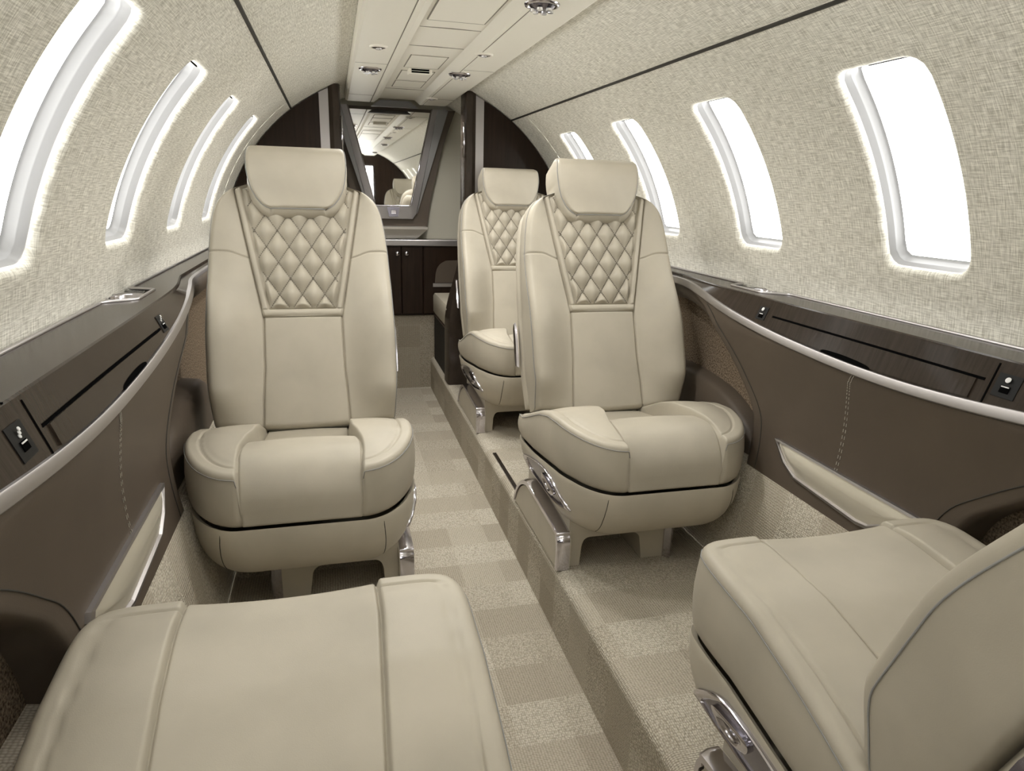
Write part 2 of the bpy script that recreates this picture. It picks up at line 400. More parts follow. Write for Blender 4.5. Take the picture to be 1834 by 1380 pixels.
def make_backrest():
    T = np.concatenate([np.linspace(-.018, .226, 110, endpoint=False), np.linspace(.226, .268, 34, endpoint=False), np.linspace(.268, .543, 150, endpoint=False), np.linspace(.543, .562, 16)])
    Wd = sm(T, WT, 6); Xs = sm(T, XSM); Xi = np.minimum(sm(T, XIN, 3), Wd*.93); Xs = np.minimum(Xs, Wd*.97)
    c1 = np.linspace(0, 1, 44); c2 = cluster(0, 1, 16); c3 = cluster(0, 1, 40)
    half = [Xi[:, None]*c1[None], Xi[:, None]+(Xs-Xi)[:, None]*c2[None, 1:], Xs[:, None]+(Wd-Xs)[:, None]*c3[None, 1:]]
    X = np.concatenate(half, 1); X = np.concatenate([-X[:, :0:-1], X], 1)
    TT_ = np.repeat(T[:, None], X.shape[1], 1); AXx = np.abs(X); W2 = Wd[:, None]; S2 = Xs[:, None]; I2 = Xi[:, None]
    h = np.zeros_like(X)
    f = np.clip((AXx-S2)/np.maximum(W2-S2, 1e-4), 0, 1); wing = AXx > S2
    belly = ss((TT_+.03)/.10)*ss((.40-TT_)/.22)
    h += np.where(wing, .006*np.sin(pi*f) + .012*ss(f)+ belly*.042*ss(f*1.1), 0)
    h += np.where(~wing, .004*(1-(AXx/np.maximum(S2, 1e-4))**2)*(TT_ < .24), 0)
    h += np.where(wing, .0, 0)
    band = (~wing) & ((AXx > I2) | (TT_ < .258)) & (TT_ > .238)
    wb = np.where(TT_ > .258, np.clip((AXx-I2)/np.maximum(S2-I2, 1e-4), 0, 1), np.clip((TT_-.238)/.020, 0, 1))
    h += np.where(band, .0065*np.sqrt(np.clip(np.sin(pi*wb), 0, 1)), 0)
    # quilting
    a = X/QX+(TT_-QT0)/QT; b = X/QX-(TT_-QT0)/QT
    q = (np.abs(np.sin(pi*a))*np.abs(np.sin(pi*b)))
    inside = (AXx < I2) & (TT_ > .258)
    ed = np.minimum(np.clip((I2-AXx)/.012, 0, 1), np.clip((TT_-.258)/.012, 0, 1))
    h += np.where(inside, -.006+.0165*q**.72*ss(ed), 0)
    # seams
    h -= .006*g_(AXx-S2, .0022) + .004*g_(AXx-I2, .0018)*(TT_ > .258) + .0045*g_(TT_-.258, .0016)*(AXx < I2) + .005*g_(TT_-.238, .0018)*(AXx < S2)
    arch = .382+.0125*ss((AXx-S2)/.05)
    h -= .004*g_(TT_-arch, .002)*wing
    # rounded rim
    e = np.minimum(W2-AXx, .3); et = np.minimum(.562-TT_+.012, .3); eb = TT_+.018
    for ee, rr in ((e, .013), (np.minimum(et, .3), .022), (eb, .013)):
        c = np.clip(rr-ee, 0, rr); h -= rr-np.sqrt(np.maximum(rr*rr-c*c, 0))
    Tb = TT_ - .014*(1-(AXx/np.maximum(W2, 1e-4))**2)*np.clip(1-(TT_+.018)/.10, 0, 1)
    P = bk(X, Tb, h)
    V, Fc, _ = grid(P, flip=False)
    n, mm = X.shape; I = np.arange(n*mm).reshape(n, mm)
    loop = np.concatenate([I[0, :], I[1:, -1], I[-1, -2::-1], I[-2:0:-1, 0]])
    lp = V[loop]; cx_ = np.array([0, 0, 0]); 
    rel = lp-BO; lx = rel[:, 0]; lt = rel@UPV; lh = rel@NRM
    rings = []
    for sc, hh_, pull in ((1.010, -.010, 0), (1.015, -.026, 0), (1.015, -.046, 0), (1.0, -.056, .2), (.96, -.062, .5)):
        tt = .26+(lt-.26)*sc; base = lh*(1-min(1, pull*2))+(-.0)*pull
        hr = np.where(hh_ > -.05, np.minimum(lh*(.9 if hh_ > -.02 else .35), 0)+np.maximum(lh, 0)*(.5 if hh_ > -.02 else .12)+hh_, hh_)
        rings.append(bk(lx*sc, tt, hr))
    allV = [V]; nb = len(V); k = len(loop); Fx = []
    prev = loop
    for r in rings:
        cur = np.arange(nb, nb+k); allV.append(r); nb += k
        for i in range(k):
            j = (i+1) % k; Fx.append((prev[i], cur[i], cur[j], prev[j]))
        prev = cur
    allV.append(bk(np.array([0.]), np.array([.26]), np.array([-.062])));
    for i in range(k): Fx.append((prev[i], nb, prev[(i+1) % k]))
    Fall = [tuple(f) for f in Fc]+Fx
    edge = bk(lx*1.006, .26+(lt-.26)*1.004, lh-.004)
    return np.concatenate(allV), Fall, edge
def make_stitches():
    m = MB(); xi = lambda t: float(sm(t, XIN, 3))
    for fam in (1, -1):
        for k in range(-9, 10):
            # line: X/QX + fam*(T-QT0)/QT = k
            Ls = np.arange(.263, .55, .0042)
            for t in Ls:
                x = QX*(k-fam*(t-QT0)/QT)
                if abs(x) < xi(t)-.004:
                    d = np.array([-fam*QX/QT, 1.]); d /= np.linalg.norm(d); p = np.array([d[1], -d[0]])
                    cs = [np.array([x, t])+d*a+p*b for a, b in ((-.0012, -.0008), (.0012, -.0008), (.0012, .0008), (-.0012, .0008))]
                    lo = [bk(np.array(c[0]), np.array(c[1]), np.array(-.0075)) for c in cs]; hi = [bk(np.array(c[0]), np.array(c[1]), np.array(-.0018)) for c in cs]
                    m.loft([lo, hi], False, True)
    return m
HW = [(.497, .060), (.4985, .068), (.502, .0755), (.509, .084), (.522, .0945), (.542, .1050), (.565, .1110), (.59, .1145), (.61, .1150), (.628, .1135), (.640, .1115), (.648, .107)]
def make_headrest():
    T = np.concatenate([np.linspace(.497, .51, 10, endpoint=False), np.linspace(.51, .63, 34, endpoint=False), np.linspace(.63, .648, 10)])
    Wd = sm(T, HW, 4); U = np.concatenate([cluster(-1, 1, 60)]); X = Wd[:, None]*U[None]; TT_ = np.repeat(T[:, None], len(U), 1)
    h = .030+.010*(1-U[None]**2)*np.sin(pi*np.clip((TT_-.497)/.151, 0, 1))**.7 + .012*ss((TT_-.51)/.1)
    e = (1-np.abs(U[None]))*Wd[:, None]; 
    for ee, rr in ((e, .008), (TT_-.497, .006), (.648-TT_, .026)):
        c = np.clip(rr-ee, 0, rr); h = h-(rr-np.sqrt(np.maximum(rr*rr-c*c, 0)))
    P = bk(X, TT_, h); V, Fc, _ = grid(P)
    n, mm = X.shape; I = np.arange(n*mm).reshape(n, mm)
    loop = np.concatenate([I[0, :], I[1:, -1], I[-1, -2::-1], I[-2:0:-1, 0]])
    lx = X.ravel()[loop]; lt = TT_.ravel()[loop]; lh = h.ravel()[loop]
    allV = [V]; nb = len(V); k = len(loop); Fx = []; prev = loop; bt = np.clip((.58-lt)/.075, 0, 1)
    tx = np.roll(lx, -1)-np.roll(lx, 1); tt_ = np.roll(lt, -1)-np.roll(lt, 1); ln_ = np.hypot(tx, tt_)+1e-9; nx, nt_ = tt_/ln_, -tx/ln_
    ker = np.ones(9)/9; nx, nt_ = [np.convolve(np.r_[a[-4:], a, a[:4]], ker, 'valid') for a in (nx, nt_)]
    if (nx*lx).sum() < 0: nx, nt_ = -nx, -nt_
    edge = bk(lx+nx*.0006, lt+nt_*.0006, lh+.0004)
    top = np.clip((lt-.636)/.012, 0, 1)
    for hh_, of in ((.021, .25), (.011, .7), (-.006, 1.0), (-.045, .9), (-.068, .3), (-.076, -.6)):
        wd_ = of*(.0035+.0135*bt)
        r = bk(lx+nx*wd_, lt+nt_*wd_+(.003*top if hh_ > -.02 else -.004*top), np.minimum(lh, hh_)); cur = np.arange(nb, nb+k); allV.append(r); nb += k
        for i in range(k):
            j = (i+1) % k; Fx.append((prev[i], cur[i], cur[j], prev[j]))
        prev = cur
    allV.append(bk(np.array([0.]), np.array([.575]), np.array([-.078])))
    for i in range(k): Fx.append((prev[i], nb, prev[(i+1) % k]))
    return np.concatenate(allV), [tuple(f) for f in Fc]+Fx, edge
ZS = [(-.30, .352), (-.26, .358), (-.20, .366), (-.13, .371), (-.07, .366), (.0, .348), (.06, .324), (.13, .296), (.21, .270)]
ZQ = [(-.30, .376), (-.25, .384), (-.20, .386), (-.09, .376), (.0, .352), (.055, .333), (.10, .315), (.21, .278)]
ZP = [(-.30, .352), (-.25, .362), (-.20, .369), (-.155, .367), (-.11, .352), (-.07, .332), (-.03, .318), (.05, .304), (.12, .292), (.21, .270)]
ZB = [(-.30, .246), (-.20, .252), (-.12, .250), (-.02, .236), (.06, .226), (.15, .222), (.19, .232), (.22, .25)]
SQ = [False]          # the two foreground seats have square-fronted cushions
def corner(q):
    hw_, cw_, y0, cd, e_ = (.220, .108, -.10, .150, .36) if SQ[0] else (.226, .114, -.10, .187, 1.0)
    if SQ[0]:        # even spacing along the squarish corner
        t = np.linspace(0, pi/2, 4000); X = hw_-cw_+cw_*np.sin(t)**e_; Y = y0-cd*np.abs(np.cos(t))**e_
        d = np.r_[0, np.cumsum(np.hypot(np.diff(X), np.diff(Y)))]; u = np.asarray(q)/(pi/2)*d[-1]
        return np.interp(u, d, X), np.interp(u, d, Y)
    return hw_-cw_+cw_*np.abs(np.sin(q))**e_, y0-cd*np.abs(np.cos(q))**e_
NOSE = lambda: -.250 if SQ[0] else -.287
def half_outline():
    """right half of the cushion plan, front centre -> rear centre"""
    fr = [(x, NOSE()) for x in np.linspace(0, .112, 20)]
    co = [corner(q) for q in np.linspace(0, pi/2, 48)[1:]]
    hx_ = corner(pi/2)[0]; si = [(hx_, y) for y in np.linspace(-.10, .15, 36)[1:]]
    rc = [(hx_-.05*(1-math.cos(q)), .15+.055*math.sin(q)) for q in np.linspace(0, pi/2, 12)[1:]]
    re = [(x, .205) for x in np.linspace(hx_-.05, 0, 16)[1:]]
    return np.array(fr+co+si+rc+re)
def full_outline():
    h = half_outline(); l = h[-2:0:-1].copy(); l[:, 0] *= -1; return np.concatenate([h, l])     # counter-clockwise from the front centre
def make_cushion():
    v = np.concatenate([np.linspace(0, .70, 90, endpoint=False), np.linspace(.70, 1, 90)])
    fcols = np.concatenate([cluster(0, .6, 26, (True, False), 1.7), cluster(.6, 1, 34)[1:]])
    Cy = .205+(NOSE()-.205)*v; Cx = (.100+.018*(v-.1)) if SQ[0] else sm(-Cy, [(-.21, .095), (.06, .094), (.10, .096), (.14, .106), (.18, .114), (.22, .116), (.30, .112)], 8); Cx = Cx+(.112-Cx[-1])*ss((v-.8)/.2)
    Sx = corner(pi/2)[0]-.05*np.clip(1-v/.09, 0, 1)**2; Sy = .205+(-.10-.205)*v
    fq = fcols*pi/2; Fx_, Fy_ = corner(fq)
    Rx_ = Cx[0]+(Sx[0]-Cx[0])*fcols; Ry_ = np.full_like(fcols, .205)
    f = fcols[None]; vv = v[:, None]
    def coons(c, s_, r_, q_):
        return (1-f)*c[:, None]+f*s_[:, None]+(1-vv)*r_[None]+vv*q_[None]-((1-f)*(1-vv)*c[0]+(1-f)*vv*c[-1]+f*(1-vv)*s_[0]+f*vv*s_[-1])
    X = coons(Cx, Sx, Rx_, Fx_); Y = coons(Cy, Sy, Ry_, Fy_)
    cc = cluster(0, 1, 34, (False, True), 1.8); Xc = Cx[:, None]*cc[None, :-1]; Yc = np.repeat(Cy[:, None], len(cc)-1, 1)
    X = np.concatenate([Xc, X], 1); Y = np.concatenate([Yc, Y], 1)
    X = np.concatenate([-X[:, :0:-1], X], 1); Y = np.concatenate([Y[:, :0:-1], Y], 1)
    ax = np.abs(X); seam = np.interp(-Y, -Cy, Cx)
    ol = full_outline(); d2 = np.full(X.shape, 1.)
    A = ol; B = np.roll(ol, -1, 0)
    for a, b in zip(A, B):
        ab = b-a; l2 = ab@ab+1e-12; t = np.clip(((X-a[0])*ab[0]+(Y-a[1])*ab[1])/l2, 0, 1)
        d2 = np.minimum(d2, (X-a[0]-t*ab[0])**2+(Y-a[1]-t*ab[1])**2)
    e = np.sqrt(d2)
    pad = ss((seam-ax)/.004+.5)
    zs = sm(Y, ZQ if SQ[0] else ZS, 8); zp = zs-.003-.010*np.clip(1-(ax/seam)**2, 0, 1) if SQ[0] else sm(Y, ZP, 8); z = zs*(1-pad)+zp*pad
    bol = np.clip((ax-seam)/.085, 0, 1)
    z += (1-pad)*ss((.12-Y)/.2)*(.003 if SQ[0] else .008)*np.sin(pi*np.clip((e-.027)/.07, 0, 1)*.5)*ss((e-.027)/.02)
    z += pad*(.004*(1-(ax/seam)**2)+.006*np.clip(1-((seam-ax)/.02), 0, 1)*0)
    rp = (.022 if SQ[0] else .075)*pad+(.014 if SQ[0] else .010)*(1-pad)
    yfr = Y < -.05
    c = np.clip(rp-e, 0, rp); z -= np.where(yfr | (pad < .5), rp-np.sqrt(np.maximum(rp*rp-c*c, 0)), 0)
    z -= .007*g_(ax-seam, .0026) + .0035*g_(e-.027, .0022)*(1-pad) + .005*g_(Y-(.03 if SQ[0] else .11), .003)*pad
    P = np.stack([X, Y, z], -1); V, Fc, _ = grid(P, flip=False)
    n, mm = X.shape; I = np.arange(n*mm).reshape(n, mm)
    loop = np.concatenate([I[0, :], I[1:, -1], I[-1, -2::-1], I[-2:0:-1, 0]]); k = len(loop)
    lx, ly = X.ravel()[loop], Y.ravel()[loop]; lz = z.ravel()[loop]; lpad = pad.ravel()[loop]; zb = interp(ly, ZB)
    cx_, cy_ = lx*1., ly+.04
    allV = [V]; nb = len(V); Fx = []; prev = loop
    gs = .007*g_(np.abs(lx)-.112, .0035)*(ly < -.2)
    for q, bulge in ((.06, .001), (.2, .003), (.4, .005), (.6, .005), (.8, .003), (.93, .000), (1.0, -.006), (1.06, -.02)):
        nrm = np.stack([cx_, cy_], 1); nrm /= np.linalg.norm(nrm, axis=1)[:, None]
        off = bulge if SQ[0] else bulge*(1-lpad*(ly < 0))+lpad*(ly < 0)*min(0, bulge)-.6*gs*min(1, 2.5*q)
        r = np.stack([lx+nrm[:, 0]*off, ly+nrm[:, 1]*off, lz+(zb-lz)*q], 1); cur = np.arange(nb, nb+k); allV.append(r); nb += k
        for i in range(k):
            j = (i+1) % k; Fx.append((prev[i], cur[i], cur[j], prev[j]))
        prev = cur
    allV.append(np.array([[0, -.04, .23]]))
    for i in range(k): Fx.append((prev[i], nb, prev[(i+1) % k]))
    keep = ((np.abs(lx) > .05) if SQ[0] else ~((np.abs(lx) < .113) & (ly < 0))) & (ly < .19)
    nrm = np.stack([cx_, cy_], 1); nrm /= np.linalg.norm(nrm, axis=1)[:, None]
    ed = np.stack([lx+nrm[:, 0]*.001, ly+nrm[:, 1]*.001, lz-.0005], 1)
    ids = np.where(keep)[0]
    pos = ed[(ids)]; runs = [pos[pos[:, 0] > 0], pos[pos[:, 0] < 0]]
    runs = [r[np.argsort(np.arctan2(r[:, 1]+.04, np.abs(r[:, 0])))] for r in runs]
    return np.concatenate(allV), [tuple(f_) for f_ in Fc]+Fx, runs
SHP = [(.30, 1.0), (.21, .995), (.185, .97), (.16, .925), (.14, .865), (.122, .78), (.108, .66), (.098, .45)]
def make_shell():
    ol = full_outline(); rings = []; n = len(ol); zt = interp(ol[:, 1], ZB)-.004
    rear = ss((ol[:, 1]-.05)/.12)
    o2 = ol.copy()
    rings.append(np.c_[o2[:, 0]*.97, (o2[:, 1]+.04)*.97-.04, zt-.006])
    rings.append(np.c_[o2[:, 0]*1.006, (o2[:, 1]+.04)*1.006-.04, zt+.0])
    rings.append(np.c_[o2[:, 0]*1.014, (o2[:, 1]+.04)*1.012-.04, zt-.006])
    for q in np.linspace(.1, 1, 14):
        z = (zt-.006)*(1-q)+.098*q
        s_ = np.interp(z, [a for a, b in SHP][::-1], [b for a, b in SHP][::-1]); s_ = s_*(1.012 if q < .99 else 1)
        rings.append(np.c_[o2[:, 0]*(1-(1-s_)*.6), (o2[:, 1]+.04)*s_-.04, z])
    m = MB(); m.loft([r[::-1].tolist() for r in rings], False, True)
    return m
def shell_x(y, z):
    s_ = np.interp(z, [a for a, b in SHP][::-1], [b for a, b in SHP][::-1])*1.012
    yy = (y+.04)/s_-.04
    w_ = np.where(yy < -.10, .112+.114*np.sqrt(np.clip(1-((-.10-yy)/.187)**2, 0, 1)), .226); return (w_ if not SQ[0] else w_*0+.221)*(1-(1-s_)*.6)
def mirror(V, s): 
    V = np.array(V, float).copy()
    if s > 0: V[:, 0] *= -1
    return V
def mF(Fc, s): return [tuple(f)[::-1] for f in Fc] if s > 0 else Fc
CACHE = {}
def seat_meshes(s):
    if (s, SQ[0]) in CACHE: return CACHE[s, SQ[0]]
    if 'sym' not in CACHE: CACHE['sym'] = (make_backrest(), make_stitches(), make_headrest())
    if ('cush', SQ[0]) not in CACHE: CACHE['cush', SQ[0]] = (make_cushion(), make_shell())
    (bV, bF, bE), st, (hV, hF, hE) = CACHE['sym']; (cV, cF, cR), sh = CACHE['cush', SQ[0]]
    parts = []          # name, mesh-object builder args, parent index or None
    def P(name, V, Fc, m, par=None, smooth=35, label=None): parts.append((name, mirror(V, s), mF(Fc, s), m, par, smooth, label))
    def PM(name, mb, m, par=None, smooth=35, label=None): P(name, mb.V, mb.F, m, par, smooth, label)
    P('backrest', bV, bF, LEA, None, 180)
    PM('quilting_stitches', st, STI, 'backrest', 0)
    m = MB(); m.tube(bE[::2], .0010, 5, True); PM('piping', m, THR, 'backrest', 180, 'grey piping round the backrest face')
    P('headrest', hV, hF, LEA, None, 180)
    m = MB(); m.tube(hE[::2], .0014, 6, True); PM('piping', m, THR, 'headrest', 180)
    P('seat_cushion', cV, cF, LEA, None, 180)
    m = MB()
    for r in cR: m.tube(r[::2], .0009, 5)
    PM('piping', m, THR, 'seat_cushion', 180)
    PM('seat_shell', sh, LEA2, None, 60)
    for sx in (-1, 1):       # seams across the front of the shell
        m = MB(); pts = [(sx*(.150+.004*math.sin(q*3)), 0, z) for q, z in zip(np.linspace(0, 1, 12), np.linspace(.236, .125, 12))]
        P2 = []
        for x, _, z in pts:
            s_ = np.interp(z, [a for a, b in SHP][::-1], [b for a, b in SHP][::-1])*1.012
            xx = abs(x)/(1-(1-s_)*.6); yo = (-.10-.187*math.sqrt(max(0, 1-((xx-.112)/.114)**2)) if xx > .112 else -.287) if not SQ[0] else -.25
            P2.append((x, (yo+.04)*s_-.04-.0002, z))
        m.tube(P2, .0008, 5)
        PM('shell_seam', m, SEAM, 'seat_shell', 180)
    # back shell behind the cushion of the backrest
    Tq = np.linspace(-.01, .54, 40); Wq = sm(Tq, WT, 6)*.985
    lp = [(w_, t) for w_, t in zip(Wq, Tq)]+[(-w_, t) for w_, t in zip(Wq[::-1], Tq[::-1])]
    lp = np.array(lp); rr = [bk(lp[:, 0]*k, .26+(lp[:, 1]-.26)*k, np.full(len(lp), h_)) for k, h_ in ((.93, -.066), (.99, -.073), (1.015, -.079), (1.015, -.102), (1.0, -.112), (.92, -.118))]
    m = MB(); m.loft([r.tolist() for r in rr], True, True); PM('back_shell', m, LEA2, None, 60)
    # recline lever plate on the aisle side of the back
    pl = [(.216, .400), (.230, .398), (.244, .415), (.274, .50), (.270, .515), (.256, .510), (.238, .47)]
    m = MB(); m.loft([[(-.2215, y, z) for y, z in pl], [(-.2275, .246+(y-.246)*.9, .457+(z-.457)*.93) for y, z in pl]], True, True)
    PM('recline_plate', m, CHR, 'back_shell', 40, 'chrome plate on the aisle side')
    # neck bracket between headrest and backrest
    m = MB(); 
    V8 = [bk(np.array(x), np.array(t), np.array(h_)) for t in (.50, .60) for x, h_ in ((-.05, -.05), (.05, -.05), (.05, -.015), (-.05, -.015))]
    m.loft([V8[:4], V8[4:]], True, True); PM('headrest_post', m, BLK, 'headrest', 0)
    # hinge gap between back and cushion
    m = MB(); m.box(-.19, .19, .13, .20, .22, .36); PM('recline_frame', m, DCH, None, 0)
    # pedestal
    def arch():
        p = [(-.188, 0), (-.158, 0)]
        p += [(-.155+.0, .05)]+[(-.135-.018*math.cos(q), .055+.018*math.sin(q)) for q in np.linspace(.2, pi/2, 6)]
        p += [(-.024+.02*math.sin(q), .053+.02*math.cos(q)) for q in np.linspace(0, pi/2-.2, 6)]
        p += [(.004, 0), (.062, 0), (.066, .10), (.10, .135), (-.188, .135)]
        return p
    A_ = arch(); m = MB()
    inset = lambda k: [(x*1, z) for x, z in A_]
    m.loft([[(x, -.150, z) for x, z in A_], [(x, .20, z) for x, z in A_]][::-1], True, True); PM('pedestal', m, LEA2, None, 40)
    # side fairings with chrome edge
    side = [(-.166, 0), (-.168, .06), (-.160, .088), (-.135, .101), (.08, .112), (.135, .106), (.185, .078), (.222, .036), (.240, 0)]
    sc_ = np.array(smoothpts(side, 60)); 
    m = MB(); pr = [(y, z) for y, z in sc_]; inn = [(y*.94+.002, max(0, z*.90-.004) if z > .001 else 0) for y, z in sc_]
    m.loft([[(-.188, y, z) for y, z in pr], [(-.205, y, z) for y, z in inn], [(-.218, y*.985, z*.985) for y, z in inn]], True, True)
    PM('leg_fairing', m, LEA2, 'pedestal', 40)
    m = MB()
    o1 = [(-.190, y, z) for y, z in pr]; o2 = [(-.207, y, z) for y, z in pr]; o3 = [(-.221, y*.985+.001, z*.965) for y, z in pr]; o4 = [(-.2215, y*.94+.002, z*.87) for y, z in pr]; o5 = [(-.205, y*.93+.002, z*.86) for y, z in pr]
    o0 = [(-.190, y*.95, z*.92) for y, z in pr]
    m.loft([o0, o1, o2, o3, o4, o5], False, False, False); PM('chrome_edge', m, CHR, 'pedestal', 50, 'polished chrome edge of the fairing')
    m = MB(); m.loft([[(x, y, z) for x, y in ((.060, -.154), (.072, -.166), (.080, -.160), (.080, .19), (.060, .19))] for z in (0, .085)], True, True)
    PM('chrome_edge', m, CHR, 'pedestal', 40)
    # control panel on the aisle side of the shell
    cp = smoothpts([(.128, .182), (.05, .207), (-.035, .222), (-.115, .222), (-.160, .200), (-.192, .172), (-.178, .166), (-.10, .160), (.0, .158), (.09, .160)], 80, True)
    cen = cp.mean(0)
    def ring(k, d): 
        q = cen+(cp-cen)*np.array([k if k > .9 else k*.98, k]); return [(-shell_x(y, z)-d, y, z) for y, z in q]
    m = MB(); m.loft([ring(1.0, 0), ring(1.0, .004), ring(.97, .006), ring(.88, .005), ring(.84, .001)]); PM('control_panel', m, CHR, 'seat_shell', 60, 'chrome bezel of the seat controls')
    m = MB(); m.loft([ring(.87, .0015), ring(.6, .0012), ring(.2, .0012)], False, True); PM('control_recess', m, DCH, 'seat_shell', 60)
    tri = smoothpts([(-.06, .208), (-.135, .196), (-.12, .176), (-.085, .174), (-.055, .19)], 40, True); tc_ = tri.mean(0)
    m = MB(); m.loft([[(-shell_x(y, z)-d, y, z) for y, z in tc_+(tri-tc_)*k] for k, d in ((1, .001), (1, .006), (.8, .008), (.62, .007), (.5, .003))], False, True)
    PM('control_lever', m, CHR, 'seat_shell', 60)
    # built once as mesh data, then shared
    out = []
    for (nm, V, Fc, m_, par, sm_, lab) in parts:
        me = bpy.data.meshes.new(nm); me.from_pydata(np.asarray(V).tolist(), [], [tuple(int(i) for i in f) for f in Fc]); me.materials.append(m_)
        me.polygons.foreach_set('use_smooth', np.full(len(me.polygons), sm_ > 0)); me.update()
        if 0 < sm_ < 180: me.set_sharp_from_angle(angle=math.radians(sm_))
        out.append((nm, me, par, lab))
    CACHE[s, SQ[0]] = out; return out
def place_seat(x, y, rz, s, label, recline=0):
    root = empty('aircraft_seat', (x, y, H), rz); tag(root, label, 'seat', 'leather cabin seats')
    done = {}
    for nm, me, par, lab in seat_meshes(s):
        o = bpy.data.objects.new(nm, me); C.objects.link(o); o.parent = done[par] if par else root
        if not par:
            done[nm] = o
            if recline and nm in ('backrest', 'headrest', 'back_shell'):
                piv = Matrix.Translation((0, .17, .345)); o.matrix_local = piv @ Matrix.Rotation(-math.radians(recline), 4, 'X') @ piv.inverted()
        if lab: o['label'] = lab
    return root
SX = .388
place_seat(-SX, 1.50, 0, 1, 'cream leather seat left of the aisle, facing the camera, quilted back')
place_seat(SX, 1.50, 0, -1, 'cream leather seat right of the aisle, nearer of the two facing the camera')
place_seat(SX+.005, 2.46, 0, -1, 'cream leather seat farthest back on the right, half hidden behind another seat')
SQ[0] = True
place_seat(-SX, .53, pi, -1, 'cream leather seat in the bottom left foreground, only its cushion showing', 52)
place_seat(SX, .53, pi, 1, 'cream leather seat in the bottom right corner, seen from the side of its backrest')

# seat rail in the raised floor
m = MB(); m.box(.186, .198, 1.70, 2.09, H-.002, H+.0025); tag(m.build('seat_rail', DCH), 'dark metal seat rail let into the carpet by the right seat', 'rail')

# ------------------------------------------------------------------ side ledges and panels
LIPZ = [(-1.8, .80), (0.0, .80), (.25, .795), (.45, .775), (.62, .756), (.80, .739), (.95, .7335), (1.1, .738), (1.25, .747), (1.36, .758), (1.45, .770), (1.53, .785), (1.60, .799), (1.66, .806), (1.72, .806), (1.80, .802), (3.0, .80)]
LIPX = [(-1.8, .655), (0, .65), (.25, .632), (.5, .617), (.7, .612), (1.2, .612), (1.5, .614), (1.62, .620), (1.70, .634), (1.78, .648), (1.9, .655), (3.0, .655)]
LY = np.concatenate([np.linspace(YR, .2, 12, endpoint=False), np.linspace(.2, 1.9, 120, endpoint=False), np.linspace(1.9, YB, 14)])
lipz = sm(LY, LIPZ, 6); lipx = sm(LY, LIPX, 6)
ZT = .812                                     # ledge top
brk = np.minimum(lipx+.022, .668)             # edge between the top and the sloped fascia
def fx(y, z):
    """x of the fascia at (y, z)"""
    lx_ = np.interp(y, LY, lipx); lz_ = np.interp(y, LY, lipz); bx = np.interp(y, LY, brk)
    return lx_+(bx-lx_)*np.clip((z-lz_)/np.maximum(ZT-.006-lz_, .004), 0, 1)
def sidemesh(P, s): 
    P = np.array(P, float).copy(); P[..., 0] *= s; return P
def cup_notch(y):   # the trim swings in round the cup holder
    return .725-.052*ss((y-1.36)/.05)*ss((1.56-y)/.03)
